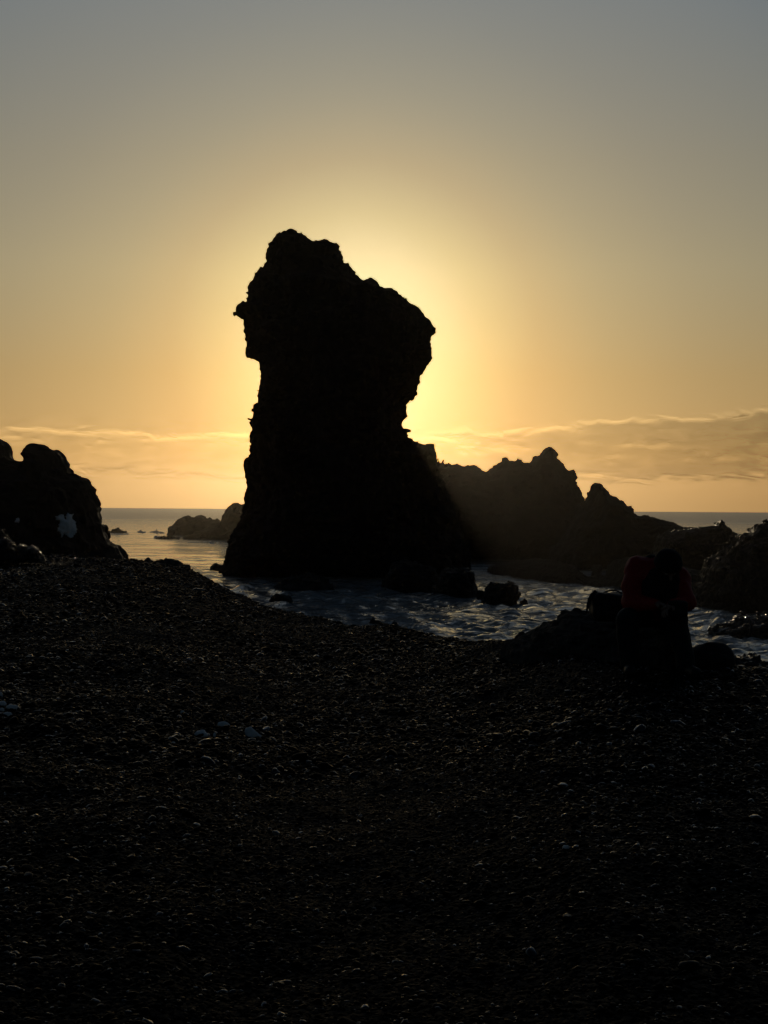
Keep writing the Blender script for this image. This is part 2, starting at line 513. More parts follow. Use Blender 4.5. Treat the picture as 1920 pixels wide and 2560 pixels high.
def sea_mat():
    m, t, b = nt('sea_water')
    L = t.links.new
    b.inputs['Base Color'].default_value = (0.055, 0.068, 0.085, 1)
    b.inputs['Roughness'].default_value = 0.06
    b.inputs['IOR'].default_value = 1.45
    tc = N(t, 'ShaderNodeTexCoord')

    def layer(sx, sy, scale, det, rough=0.55, dis=0.0):
        mp = N(t, 'ShaderNodeMapping'); mp.inputs['Scale'].default_value = (sx, sy, 1)
        L(tc.outputs['Object'], mp.inputs['Vector'])
        n = N(t, 'ShaderNodeTexNoise'); n.inputs['Scale'].default_value = scale; n.inputs['Detail'].default_value = det
        n.inputs['Roughness'].default_value = rough; n.inputs['Distortion'].default_value = dis
        L(mp.outputs['Vector'], n.inputs['Vector'])
        return n.outputs['Fac']
    a = layer(0.6, 1.0, 1.3, 5, 0.6, 0.4)
    c = layer(0.35, 1.0, 0.22, 4, 0.55, 0.2)
    b1 = N(t, 'ShaderNodeBump'); b1.inputs['Strength'].default_value = 1.0; b1.inputs['Distance'].default_value = 1.7
    L(c, b1.inputs['Height'])
    b2 = N(t, 'ShaderNodeBump'); b2.inputs['Strength'].default_value = 1.0; b2.inputs['Distance'].default_value = 0.34
    L(a, b2.inputs['Height']); L(b1.outputs['Normal'], b2.inputs['Normal'])
    L(b2.outputs['Normal'], b.inputs['Normal'])
    # threads of foam left by the surf, only near the shore
    f1 = layer(0.5, 1.0, 0.9, 8, 0.62, 1.6)
    f2 = layer(0.2, 0.35, 0.5, 2, 0.5, 0.3)
    rid = N(t, 'ShaderNodeMath', operation='ABSOLUTE'); sb = N(t, 'ShaderNodeMath', operation='SUBTRACT'); sb.inputs[1].default_value = 0.5
    L(f1, sb.inputs[0]); L(sb.outputs[0], rid.inputs[0])
    th = N(t, 'ShaderNodeMapRange'); th.inputs['From Min'].default_value = 0.0; th.inputs['From Max'].default_value = 0.045; th.inputs['To Min'].default_value = 0.9; th.inputs['To Max'].default_value = 0.0
    L(rid.outputs[0], th.inputs['Value'])
    pa = N(t, 'ShaderNodeMapRange'); pa.inputs['From Min'].default_value = 0.42; pa.inputs['From Max'].default_value = 0.6
    L(f2, pa.inputs['Value'])
    s0 = N(t, 'ShaderNodeSeparateXYZ'); L(tc.outputs['Object'], s0.inputs[0])
    sh_ = N(t, 'ShaderNodeMapRange'); sh_.inputs['From Min'].default_value = 115; sh_.inputs['From Max'].default_value = 70
    L(s0.outputs['Y'], sh_.inputs['Value'])
    m1 = N(t, 'ShaderNodeMath', operation='MULTIPLY'); L(th.outputs['Result'], m1.inputs[0]); L(pa.outputs['Result'], m1.inputs[1])
    m2 = N(t, 'ShaderNodeMath', operation='MULTIPLY'); L(m1.outputs[0], m2.inputs[0]); L(sh_.outputs['Result'], m2.inputs[1])
    mx = N(t, 'ShaderNodeMix', data_type='RGBA'); mx.inputs['A'].default_value = (0.19, 0.19, 0.185, 1); mx.inputs['B'].default_value = (0.6, 0.62, 0.64, 1)
    L(m2.outputs[0], mx.inputs['Factor']); L(mx.outputs['Result'], b.inputs['Base Color'])
    # far off, the unresolved wavelets read as a rougher surface
    sp = N(t, 'ShaderNodeSeparateXYZ'); L(tc.outputs['Object'], sp.inputs[0])
    mr = N(t, 'ShaderNodeMapRange'); mr.inputs['From Min'].default_value = 70; mr.inputs['From Max'].default_value = 500
    mr.inputs['To Min'].default_value = 0.05; mr.inputs['To Max'].default_value = 0.32
    L(sp.outputs['Y'], mr.inputs['Value']); L(mr.outputs['Result'], b.inputs['Roughness'])
    return m


def make_sea():
    rng = np.random.default_rng(11)
    inv = np.linspace(1 / 16.0, 1 / YSEA, 1250)
    y = np.concatenate([[8.0], 1 / inv])
    ti = np.concatenate([-np.geomspace(6, 0.31, 24, endpoint=False), np.linspace(-0.31, 0.31, 620), np.geomspace(0.31, 6, 25)[1:]])
    Yg = np.repeat(y[:, None], len(ti), 1); Xg = ti[None, :] * Yg
    Z = np.zeros_like(Yg)
    gap = np.gradient(y)[:, None]
    for i in range(30):
        lam = 0.45 * (1.16 ** i)
        ang = rng.normal(-math.pi / 2, 0.75)
        k = 2 * math.pi / lam
        amp = 0.026 * min(lam, 2.6) ** 0.9 * min(1.0, 2.6 / lam) ** 0.35 * rng.uniform(0.6, 1.2)
        fade = np.clip((lam / gap - 2.5) / 3, 0, 1)
        warp = 1.6 * vnoise(Xg / (lam * 2.2), Yg / (lam * 2.2), 40 + i)
        ph = k * (Xg * math.cos(ang) + Yg * math.sin(ang)) + rng.uniform(0, 6.28) + warp
        s = np.sin(ph)
        env = 0.55 + 0.45 * vnoise(Xg / (lam * 4), Yg / (lam * 3), 80 + i)
        if lam < 2.6: amp *= 1.7
        Z += amp * fade * env * (1.25 * (1 - np.abs(np.sin(ph / 2))) * 1.6 - 0.6 if i % 2 else s)
    Z *= np.interp(Yg, [75, 105], [1.0, 0.6])      # the swell dies down outside the surf
    V, F = grid_mesh(Xg, Yg, Z)
    o = mesh_obj('sea', V, F, sea_mat())
    tag(o, kind='structure')


make_sea()

# ------------------------------------------------------------------ rocks (outlines traced, own distance and depth)


FINE = [(0.30, 0.040), (0.14, 0.036), (0.06, 0.022), (0.028, 0.016), (0.014, 0.012), (0.0075, 0.008)]


def crop(pts, ox, oy, s):
    return [(ox + x / s, oy + y / s) for x, y in pts]


# great sea stack
st = crop([(205, 1980), (210, 1900), (205, 1800), (195, 1720), (192, 1690), (215, 1660), (220, 1600), (228, 1530), (228, 1470), (220, 1435), (238, 1390), (258, 1385), (252, 1330),
           (262, 1305), (278, 1295), (276, 1240), (290, 1210), (300, 1110), (285, 1060), (275, 1000), (208, 975), (203, 930), (198, 900), (205, 860), (192, 845), (192, 800), (203, 760),
           (190, 755), (192, 735), (210, 730), (210, 710), (203, 695), (170, 690), (126, 672), (150, 645), (178, 620), (215, 596), (215, 560), (212, 500), (225, 460), (250, 440), (270, 405), (295, 365), (325, 345),
           (332, 290), (345, 230), (338, 200), (345, 178), (375, 170), (380, 145), (400, 125), (440, 108), (490, 100), (530, 97), (555, 118), (605, 118), (630, 140), (660, 170), (675, 180),
           (690, 165), (730, 160), (770, 150), (800, 175), (853, 182), (855, 210), (880, 235), (888, 300), (920, 310), (940, 330), (960, 335), (975, 370), (1000, 385), (980, 400), (1010, 425),
           (1040, 420), (1075, 415), (1105, 435), (1130, 470), (1160, 485), (1220, 490), (1260, 515), (1280, 550), (1330, 575), (1355, 600), (1390, 610), (1415, 650), (1450, 690), (1495, 735),
           (1530, 775), (1545, 795), (1500, 825), (1495, 860), (1503, 890), (1490, 930), (1503, 980), (1500, 1005), (1460, 1060), (1420, 1105), (1415, 1140), (1385, 1190), (1360, 1240),
           (1330, 1255), (1295, 1280), (1285, 1300), (1303, 1315), (1305, 1370), (1285, 1400), (1280, 1440), (1300, 1455), (1328, 1460), (1335, 1515), (1370, 1535), (1430, 1555), (1475, 1550),
           (1510, 1575), (1530, 1620), (1537, 1700), (1560, 1800), (1600, 1920), (1660, 2050)], 540, 540, 2.765)
st += [(1152, 1310), (1168, 1360), (1176, 1400), (1182, 1440), (1190, 1640), (480, 1640), (530, 1480), (545, 1445), (550, 1410), (562, 1385), (570, 1362), (584, 1326), (598, 1297), (609, 1262)]
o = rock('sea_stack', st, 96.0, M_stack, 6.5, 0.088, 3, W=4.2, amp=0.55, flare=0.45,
         octs=[(0.30, 0.040), (0.15, 0.030), (0.07, 0.016), (0.03, 0.013), (0.016, 0.012), (0.0085, 0.009)])
tag(o, 'towering black sea stack with overhanging head hiding the sun', 'sea stack')

# left cliff with snow
cl = crop([(-420, 150), (-200, 180), (-60, 235), (0, 265), (25, 290), (32, 365), (60, 375), (100, 395), (165, 390), (158, 350), (180, 300), (200, 278), (240, 280), (280, 305), (335, 315), (370, 345),
           (400, 380), (410, 430), (430, 450), (432, 485), (465, 485), (510, 505), (550, 520), (550, 545), (588, 570), (575, 600), (590, 610), (590, 640), (605, 670), (615, 710), (618, 760),
           (625, 800), (645, 805), (655, 850), (670, 900), (690, 945), (720, 950), (760, 990), (785, 1030), (800, 1300), (-420, 1300)], 0, 1000, 2.592)
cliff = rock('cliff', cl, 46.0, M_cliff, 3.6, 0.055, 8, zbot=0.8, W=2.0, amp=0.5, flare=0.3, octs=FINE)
tag(cliff, 'tall black cliff at left edge with white snow patches', 'cliff')


def decal_on(src, name, uv, mat, thick, parent, depth_rng):
    """a crust of snow lying on the faces of a rock that lie inside a traced patch, given a real thickness"""
    me = src.data
    n = len(me.vertices)
    co = np.zeros(n * 3, dtype=np.float32); me.vertices.foreach_get('co', co)
    no = np.zeros(n * 3, dtype=np.float32); me.vertex_normals.foreach_get('vector', no)
    co = co.reshape(-1, 3) + np.array(src.location); no = no.reshape(-1, 3)
    q = np.zeros(len(me.polygons) * 4, dtype=np.int32); me.polygons.foreach_get('vertices', q); q = q.reshape(-1, 4)
    d = (co - np.array([0, 0, CAMZ])) @ R3
    u = 960 + FPX * d[:, 0] / -d[:, 2]; v = 1280 - FPX * d[:, 1] / -d[:, 2]
    s = poly_sdf(uv, u, v) + 7 * vnoise(u / 9, v / 9, 77) + 4 * vnoise(u / 3.5, v / 3.5, 78)
    ok = (s > 0) & (co[:, 1] < depth_rng)
    sel = q[ok[q].all(1)]
    cc, sel = clean_islands(np.arange(n)[:, None], sel)      # one connected crust
    sel = cc[:, 0][sel]
    used, invx = np.unique(sel, return_inverse=True)
    th = thick * np.clip(s[used] / 14, 0.15, 1)
    Vt = co[used] + no[used] * th[:, None]
    Vb = co[used] - no[used] * 0.05
    k = len(used)
    ft = invx.reshape(-1, 4)
    E = np.concatenate([ft[:, [0, 1]], ft[:, [1, 2]], ft[:, [2, 3]], ft[:, [3, 0]]])
    key = {}
    for a, b in E: key[(a, b)] = 1
    side = [(a, a + k, b + k, b) for (a, b) in key if (b, a) not in key]
    Fq = np.concatenate([ft, ft[:, ::-1] + k] + ([np.array(side)] if side else []))
    return mesh_obj(name, np.concatenate([Vt, Vb]), Fq, mat, parent=parent, loc=np.array(parent.location))


decal_on(cliff, 'snow_patch', crop([(700, 75), (740, 100), (770, 150), (850, 150), (880, 115), (930, 135), (950, 200), (980, 250), (1010, 330), (985, 420), (940, 415), (800, 430), (740, 405),
                                    (710, 340), (735, 270), (705, 200)], 0, 1260, 5.184), M_snow, 0.09, cliff, 46.0)
decal_on(cliff, 'snow_patch', crop([(130, -20), (160, 30), (190, 110), (225, 130), (240, 200), (265, 215), (240, 280), (215, 265), (180, 215), (190, 170), (165, 110)], 0, 1260, 5.184), M_snow, 0.08, cliff, 46.0)

# islets beyond the gap at the left of the stack
o = rock('islet', crop([(1070, 900), (1085, 865), (1090, 830), (1130, 800), (1145, 780), (1190, 755), (1215, 745), (1235, 765), (1300, 752), (1340, 770), (1370, 775), (1400, 775), (1440, 800), (1500, 960), (1070, 960)], 0, 1000, 2.592),
         215.0, M_ridge, 5.0, 0.12, 21, amp=0.5)
tag(o, 'low dark islet with rounded double top, rising from the sea left of the stack', 'islet', 'islets in the sea')
o = rock('islet', crop([(1160, 940), (1180, 880), (1250, 860), (1330, 830), (1420, 800), (1430, 780), (1440, 740), (1480, 690), (1510, 665), (1545, 668), (1575, 664), (1640, 700), (1720, 760), (1800, 980), (1160, 980)], 0, 1000, 2.592),
         190.0, M_ridge, 5.5, 0.12, 22, amp=0.45)
tag(o, 'taller sloping islet touching the left flank of the sea stack', 'islet', 'islets in the sea')
o = rock('skerry', crop([(1000, 920), (1012, 893), (1050, 885), (1110, 884), (1165, 895), (1185, 930), (1185, 960), (1000, 960)], 0, 1000, 2.592), 190.0, M_shore, 2.0, 0.07, 23)
tag(o, 'flat dark skerry in front of the double topped islet', 'skerry', 'skerries in the sea')
o = rock('skerry', crop([(645, 880), (680, 850), (695, 848), (715, 860), (735, 840), (760, 830), (785, 845), (820, 852), (840, 880), (840, 900), (645, 900)], 0, 1000, 2.592), 225.0, M_shore, 1.6, 0.07, 24)
tag(o, 'small lone skerry in the open sea beside the snowy cliff', 'skerry', 'skerries in the sea')
o = rock('skerry', crop([(1350, 1120), (1362, 1085), (1378, 1060), (1400, 1056), (1415, 1068), (1450, 1066), (1500, 1070), (1520, 1140), (1350, 1140)], 0, 1000, 2.592), 101.0, M_shore, 1.3, 0.05, 25)
tag(o, 'dark skerry against the foot of the stack on its left', 'skerry', 'skerries in the sea')

# rocks on the crest of the beach at left
o = rock('boulder', crop([(905, 1080), (925, 1048), (955, 1018), (985, 1045), (1010, 1060), (1010, 1120), (905, 1120)], 0, 1000, 2.592), 36.8, M_shore, 0.3, 0.02, 31, zbot=1.5)
tag(o, 'small pointed boulder on the crest of the black beach', 'boulder', 'boulders on the beach crest')
o = rock('boulder', crop([(975, 1060), (1000, 1040), (1040, 1035), (1100, 1028), (1150, 1040), (1190, 1075), (1210, 1100), (1210, 1160), (975, 1160)], 0, 1000, 2.592), 37.0, M_shore, 0.7, 0.025, 32, zbot=1.2)
tag(o, 'broad rounded boulder on the crest of the black beach', 'boulder', 'boulders on the beach crest')
o = rock('boulder', crop([(1160, 1080), (1185, 1064), (1215, 1066), (1228, 1076), (1235, 1130), (1160, 1130)], 0, 1000, 2.592), 37.6, M_shore, 0.4, 0.02, 33, zbot=1.2)
tag(o, 'flat boulder at the water edge right of the broad rounded boulder', 'boulder', 'boulders on the beach crest')
# icy wet rocks at the far left
o = rock('wet_rock', crop([(-260, 310), (-80, 320), (0, 335), (35, 345), (60, 420), (130, 480), (160, 530), (200, 590), (255, 650), (270, 760), (-260, 760)], 0, 1260, 5.184), 33.6, M_wet, 0.45, 0.018, 34, zbot=1.8, amp=1.4)
tag(o, 'tall wet rock with glinting sunlit rim at far left edge', 'rock', 'wet rocks below the cliff')
o = rock('wet_rock', crop([(200, 560), (265, 510), (300, 535), (340, 560), (400, 540), (440, 560), (480, 570), (510, 610), (540, 650), (550, 760), (200, 760)], 0, 1260, 5.184), 33.2, M_wet, 0.4, 0.015, 35, zbot=1.8, amp=1.4)
tag(o, 'low wet rock with glinting rim between cliff and beach', 'rock', 'wet rocks below the cliff')

# right-hand crags
rg = crop([(-330, 300), (-100, 290), (0, 318), (12, 312), (15, 306), (19, 318), (25, 325), (42, 326), (46, 320), (60, 330), (75, 328), (90, 322), (110, 335), (135, 333), (170, 335), (200, 355), (245, 370), (255, 350), (290, 325),
           (310, 310), (315, 290), (328, 287), (340, 290), (355, 308), (385, 310), (398, 297), (415, 315), (455, 318), (480, 290), (510, 270), (525, 245), (555, 233), (575, 240), (595, 255),
           (608, 275), (600, 290), (640, 330), (655, 350), (680, 350), (690, 380), (695, 430), (710, 460), (730, 495), (760, 560), (800, 640), (850, 850), (880, 1000), (-330, 1000)], 1100, 1000, 2.023)
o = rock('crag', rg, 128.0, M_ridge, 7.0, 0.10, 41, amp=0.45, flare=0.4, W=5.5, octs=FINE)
tag(o, 'tall jagged lava crag with a rounded peak, in haze right of the stack', 'crag', 'lava crags')
r2 = crop([(560, 760), (640, 660), (700, 560), (745, 500), (748, 470), (760, 455), (765, 430), (785, 410), (800, 410), (815, 415), (840, 440), (865, 455), (868, 468), (885, 475), (910, 490), (918, 502), (930, 502), (945, 530), (975, 533),
           (982, 570), (1010, 580), (1050, 578), (1090, 590), (1130, 600), (1170, 615), (1200, 625), (1230, 640), (1270, 640), (1310, 650), (1350, 680), (1450, 760), (1500, 1000), (560, 1000)], 1100, 1000, 2.023)
o = rock('crag', r2, 110.0, M_ridge, 6.0, 0.085, 42, amp=0.45, flare=0.4, W=4.0, octs=FINE)
tag(o, 'stepped lava crag with a knob on top, sloping down towards the right', 'crag', 'lava crags')
o = rock('crag', crop([(1080, 860), (1090, 760), (1110, 690), (1170, 660), (1260, 660), (1320, 648), (1360, 640), (1398, 630), (1415, 608), (1428, 606), (1445, 636), (1465, 655), (1500, 675), (1525, 695), (1560, 740), (1640, 1100), (1080, 1100)], 1100, 1000, 2.023),
         92.0, M_crag, 4.0, 0.06, 43, amp=0.7, octs=FINE)
tag(o, 'dark lava crag with pale streaks and a small pointed tip, behind the seated person', 'crag', 'lava crags')
o = rock('crag', crop([(1290, 1090), (1310, 1000), (1345, 900), (1370, 840), (1410, 800), (1440, 790), (1470, 740), (1540, 690), (1580, 665), (1600, 640), (1640, 620), (1670, 608), (1740, 590), (1900, 600), (2100, 700), (2200, 1130), (1290, 1130)], 1100, 1000, 2.023),
         66.0, M_crag, 4.5, 0.06, 44, amp=0.8, octs=FINE)
tag(o, 'near lava crag with glinting wet edges at the right edge', 'crag', 'lava crags')
# low shelf in front of the crags
sh = crop([(205, 872), (240, 850), (290, 825), (360, 810), (430, 800), (520, 800), (600, 815), (650, 838), (690, 872), (700, 886), (738, 886), (743, 825), (764, 825), (770, 876), (800, 880), (830, 800), (900, 785), (960, 800), (1040, 820), (1150, 830), (1300, 860), (1400, 900), (1400, 1060), (205, 1060)], 1100, 1000, 2.023)
o = rock('rock_shelf', sh, 91.0, M_shore, 3.6, 0.065, 45, zbot=-4.0, amp=0.5, flare=0.5, octs=FINE, Dline=(1200, 101.0, 1800, 71.0))
tag(o, 'long low rock shelf running along the water below the crags', 'rock shelf')
# boulders at the foot of the stack
o = rock('boulder', crop([(320, 690), (345, 640), (400, 600), (470, 570), (540, 550), (600, 560), (660, 590), (695, 640), (705, 720), (320, 720)], 540, 1200, 2.37), 76.5, M_shore, 1.6, 0.045, 51)
tag(o, 'broad dark boulder at the foot of the stack, left of centre', 'boulder', 'boulders at the foot of the stack')
o = rock('boulder', crop([(940, 690), (975, 620), (1010, 560), (1040, 490), (1120, 470), (1220, 500), (1300, 520), (1330, 640), (1340, 730), (940, 730)], 540, 1200, 2.37), 78.0, M_shore, 1.8, 0.05, 52)
tag(o, 'dark flat topped boulder at the foot of the stack, touching a striped boulder', 'boulder', 'boulders at the foot of the stack')
o = rock('boulder', crop([(1290, 740), (1300, 640), (1325, 570), (1350, 530), (1385, 522), (1440, 525), (1500, 520), (1530, 555), (1540, 630), (1548, 680), (1545, 745), (1290, 745)], 540, 1200, 2.37), 72.0, M_crag, 1.4, 0.04, 53)
tag(o, 'upright boulder with pale streaks on its face, in the channel right of the stack', 'boulder', 'boulders in the channel')
o = rock('boulder', crop([(180, 1060), (190, 965), (215, 962), (235, 985), (250, 1010), (260, 1060)], 1100, 1000, 2.023), 70.5, M_shore, 0.6, 0.03, 54)
tag(o, 'small low boulder wedged between the upright and the rounded boulder', 'boulder', 'boulders in the channel')
o = rock('boulder', crop([(215, 1030), (222, 980), (240, 945), (258, 930), (285, 928), (300, 940), (335, 930), (350, 924), (372, 922), (382, 938), (402, 940), (395, 962), (410, 972), (400, 1000), (385, 1040), (380, 1080), (215, 1080)], 1100, 1000, 2.023), 67.0, M_shore, 1.1, 0.03, 55)
tag(o, 'rounded brownish boulder with notched right side, alone in the channel', 'boulder', 'boulders in the channel')
o = rock('boulder', crop([(375, 1070), (388, 1035), (405, 1018), (430, 1004), (440, 1015), (446, 1040), (456, 1030), (466, 1026), (470, 1070)], 1100, 1000, 2.023), 66.4, M_shore, 0.3, 0.02, 56)
tag(o, 'small spiky boulder just right of the notched boulder', 'boulder', 'boulders in the channel')
o = rock('skerry', crop([(315, 720), (330, 690), (350, 678), (380, 674), (410, 685), (440, 695), (450, 720)], 540, 1200, 2.37), 68.0, M_shore, 0.5, 0.03, 57)
tag(o, 'small black skerry awash in the shallows in front of the stack', 'skerry', 'skerries in the sea')
o = rock('skerry', crop([(905, 850), (918, 825), (930, 812), (945, 830), (985, 840), (985, 860), (905, 860)], 540, 1200, 2.37), 55.0, M_shore, 0.25, 0.015, 58, zbot=-0.6)
tag(o, 'tiny pointed skerry near the shingle edge', 'skerry', 'skerries in the sea')
o = rock('boulder', crop([(1018, 900), (1026, 860), (1045, 848), (1070, 850), (1085, 870), (1110, 880), (1150, 885), (1190, 905), (1190, 940), (1018, 940)], 540, 1200, 2.37), 31.5, M_shore, 0.25, 0.015, 59, zbot=1.0)
tag(o, 'small boulder breaking the edge of the shingle at mid beach', 'boulder', 'boulders on the beach crest')
o = rock('skerry', crop([(1360, 1180), (1372, 1158), (1400, 1140), (1440, 1138), (1480, 1125), (1510, 1105), (1560, 1095), (1590, 1103), (1630, 1095), (1700, 1090), (1800, 1110), (1850, 1220), (1500, 1220), (1360, 1200)], 1100, 1000, 2.023), 52.0, M_wet, 1.3, 0.025, 60, zbot=-0.6)
tag(o, 'low wet skerry at the right edge, below the near crag', 'skerry', 'skerries in the sea')
o = rock('wet_rock', crop([(1455, 1420), (1470, 1340), (1500, 1320), (1530, 1310), (1550, 1303), (1580, 1305), (1603, 1290), (1625, 1315), (1660, 1340), (1720, 1350), (1800, 1420)], 1100, 1000, 2.023), 16.0, M_wet, 0.35, 0.008, 61, zbot=2.2, amp=1.4)
tag(o, 'spiky wet rock on the shingle beside the bag at the right edge', 'rock')

# ------------------------------------------------------------------ smooth bodies from round cones, ellipsoids and boxes


def unit(a):
    a = np.asarray(a, dtype=float)
    return a / np.linalg.norm(a)


def cone(a, b, ra, rb, k=0.02): return ('cone', np.asarray(a, float), np.asarray(b, float), ra, rb, k)


def ell(c, r, ax=None, k=0.02): return ('ell', np.asarray(c, float), np.asarray(r, float), np.eye(3) if ax is None else np.asarray(ax, float), k)


def box(c, hs, rd, ax=None, k=0.02): return ('box', np.asarray(c, float), np.asarray(hs, float), rd, np.eye(3) if ax is None else np.asarray(ax, float), k)


def prim_bounds(p):
    if p[0] == 'cone':
        return np.minimum(p[1] - p[3], p[2] - p[4]), np.maximum(p[1] + p[3], p[2] + p[4])
    r = np.linalg.norm(p[2]) if p[0] == 'box' else p[2].max()
    return p[1] - r, p[1] + r


def prim_eval(p, G):
    if p[0] == 'cone':
        a, b, ra, rb = p[1:5]
        e = b - a
        t = np.clip(((G - a) @ e) / max(e @ e, 1e-12), 0, 1)
        return ra + (rb - ra) * t - np.linalg.norm(G - a - t[..., None] * e, axis=-1)
    if p[0] == 'ell':
        q = (G - p[1]) @ p[3].T
        k0 = np.linalg.norm(q / p[2], axis=-1); k1 = np.linalg.norm(q / p[2] ** 2, axis=-1)
        return -np.where(k1 > 1e-9, k0 * (k0 - 1) / np.maximum(k1, 1e-9), -p[2].min())
    q = np.abs((G - p[1]) @ p[4].T) - (p[2] - p[3])
    return p[3] - (np.linalg.norm(np.maximum(q, 0), axis=-1) + np.minimum(q.max(-1), 0))


def body_mesh(name, prims, h, mat, parent=None, loc=None, noise=(), seed=0, cut=None, one=False):
    lo = np.min([prim_bounds(p)[0] for p in prims], 0) - 4 * h - 0.01
    hi = np.max([prim_bounds(p)[1] for p in prims], 0) + 4 * h + 0.01
    ax = [np.arange(lo[d], hi[d], h) for d in range(3)]
    F = np.full([len(a) for a in ax], -1.0)
    for p in prims:
        k = p[-1]
        b0, b1 = prim_bounds(p)
        ii = []
        for d in range(3):
            i0 = max(0, int((b0[d] - k - 3 * h - lo[d]) / h)); i1 = min(len(ax[d]), int((b1[d] + k + 3 * h - lo[d]) / h) + 2)
            ii.append(slice(i0, i1))
        G = np.stack(np.meshgrid(*[ax[d][ii[d]] for d in range(3)], indexing='ij'), -1)
        v = prim_eval(p, G)
        sub = F[tuple(ii)]
        F[tuple(ii)] = smax(v, sub, k) if k > 0 else np.maximum(v, sub)
    rng = np.random.default_rng(seed)
    for wl, amp in noise:
        F = F + amp * gnoise(ax, wl, rng)
    if cut is not None:
        G = np.stack(np.meshgrid(*ax, indexing='ij'), -1)
        for c, n in cut:
            F = np.minimum(F, (G - np.asarray(c)) @ np.asarray(n))
    V, Q = surface_nets(F, ax)
    if one: V, Q = clean_islands(V, Q)
    if loc is None and parent is not None: loc = np.array(parent.location)
    return mesh_obj(name, V, Q, mat, parent=parent, loc=loc)


def tube(pts, r, k=0.004):
    r = [r] * len(pts) if np.isscalar(r) else r
    return [cone(pts[i], pts[i + 1], r[i], r[i + 1], k) for i in range(len(pts) - 1)]


def arc(a, b, top, n=8):
    a, b, top = map(np.asarray, (a, b, top))
    m = 2 * top - (a + b) / 2
    return [(1 - t) ** 2 * a + 2 * t * (1 - t) * m + t * t * b for t in np.linspace(0, 1, n)]


def ground_at(u, v):
    lo = 3.0
    for D in np.geomspace(3.5, 60, 900):
        p = at(u, v, D)
        if beach_z(p[0], D) >= p[2]: return p
    return p


# ------------------------------------------------------------------ the rock that carries the person
sr = crop([(310, 1330), (330, 1243), (365, 1225), (400, 1205), (440, 1202), (470, 1190), (482, 1165), (500, 1150), (530, 1125), (560, 1118), (590, 1115), (605, 1098), (620, 1085), (635, 1068), (650, 1063),
           (690, 1070), (710, 1072), (730, 1078), (800, 1088), (900, 1096), (1000, 1094), (1120, 1092), (1190, 1100), (1215, 1130), (1225, 1180), (1255, 1215), (1275, 1260), (1300, 1310), (1320, 1460), (310, 1460)], 1100, 1000, 2.023)
o = rock('seat_rock', sr, 12.9, M_seat, 0.5, 0.012, 71, zbot=2.75, amp=0.65, flare=0.3, Dline=(1255, 14.4, 1640, 12.35))
tag(o, 'broad black rock on the shingle, carrying the seated person and a backpack', 'rock')

# ------------------------------------------------------------------ the person
M_skin = plain('skin', (0.20, 0.12, 0.085), 0.5, 0.4, 0.0, 40, var=0.12)
M_jacket = plain('red_jacket', (0.30, 0.010, 0.007), 0.6, 0.25, 0.25, 60, sheen=0.0, var=0.25)
M_dark = plain('black_cloth', (0.006, 0.006, 0.006), 0.8, 0.2, 0.3, 70, var=0.3)
M_trouser = plain('teal_trousers', (0.004, 0.010, 0.012), 0.75, 0.25, 0.3, 60, var=0.3)
M_boot = plain('boot_leather', (0.008, 0.007, 0.006), 0.6, 0.3, 0.2, 50, var=0.3)
M_pack = plain('pack_nylon', (0.006, 0.006, 0.0065), 0.65, 0.3, 0.3, 80, var=0.3)
M_eye = plain('eye', (0.5, 0.48, 0.45), 0.2, 0.5, 0.0, 30, var=0.05)


def zp(x, y, D): return at(1480 + x / 5.925, 1360 + y / 5.925, D)


pel = zp(980, 1010, 12.16)
person = empty('person', (pel[0], pel[1] - 0.3, float(beach_z(pel[0], 11.6))))
tag(person, 'person in dark red jacket and black beanie sitting bent forward on a rock', 'person')
hipR, hipL = pel + [-0.10, -0.03, 0.02], pel + [0.09, -0.03, 0.02]
kneR, kneL = zp(520, 1115, 11.70), zp(1235, 1120, 11.68)
footR0, footL0 = zp(560, 1900, 11.66), zp(1395, 1720, 11.60)
footR0[2] = beach_z(footR0[0], footR0[1]) + 0.10; footL0[2] = beach_z(footL0[0], footL0[1]) + 0.10
shoR, shoL = zp(690, 370, 11.83), zp(1275, 500, 11.80)
elbR, elbL = zp(590, 880, 11.74), zp(1405, 850, 11.66)
wriR, wriL = zp(960, 890, 11.60), zp(1190, 905, 11.53)
HC = zp(1118, 335, 11.68)
chest = (shoR + shoL) / 2 + [0.0, 0.03, -0.05]
neck = (shoR + shoL) / 2 + [0.02, 0.0, 0.05]
hf = unit((0.12, -0.72, -0.68)); hu = unit(np.array([0.03, -0.62, 0.78]) - hf * (np.array([0.03, -0.62, 0.78]) @ hf)); hr = np.cross(hf, hu)
HA = np.stack([hr, hf, hu])


def hp(r, f, u): return HC + hr * r + hf * f + hu * u


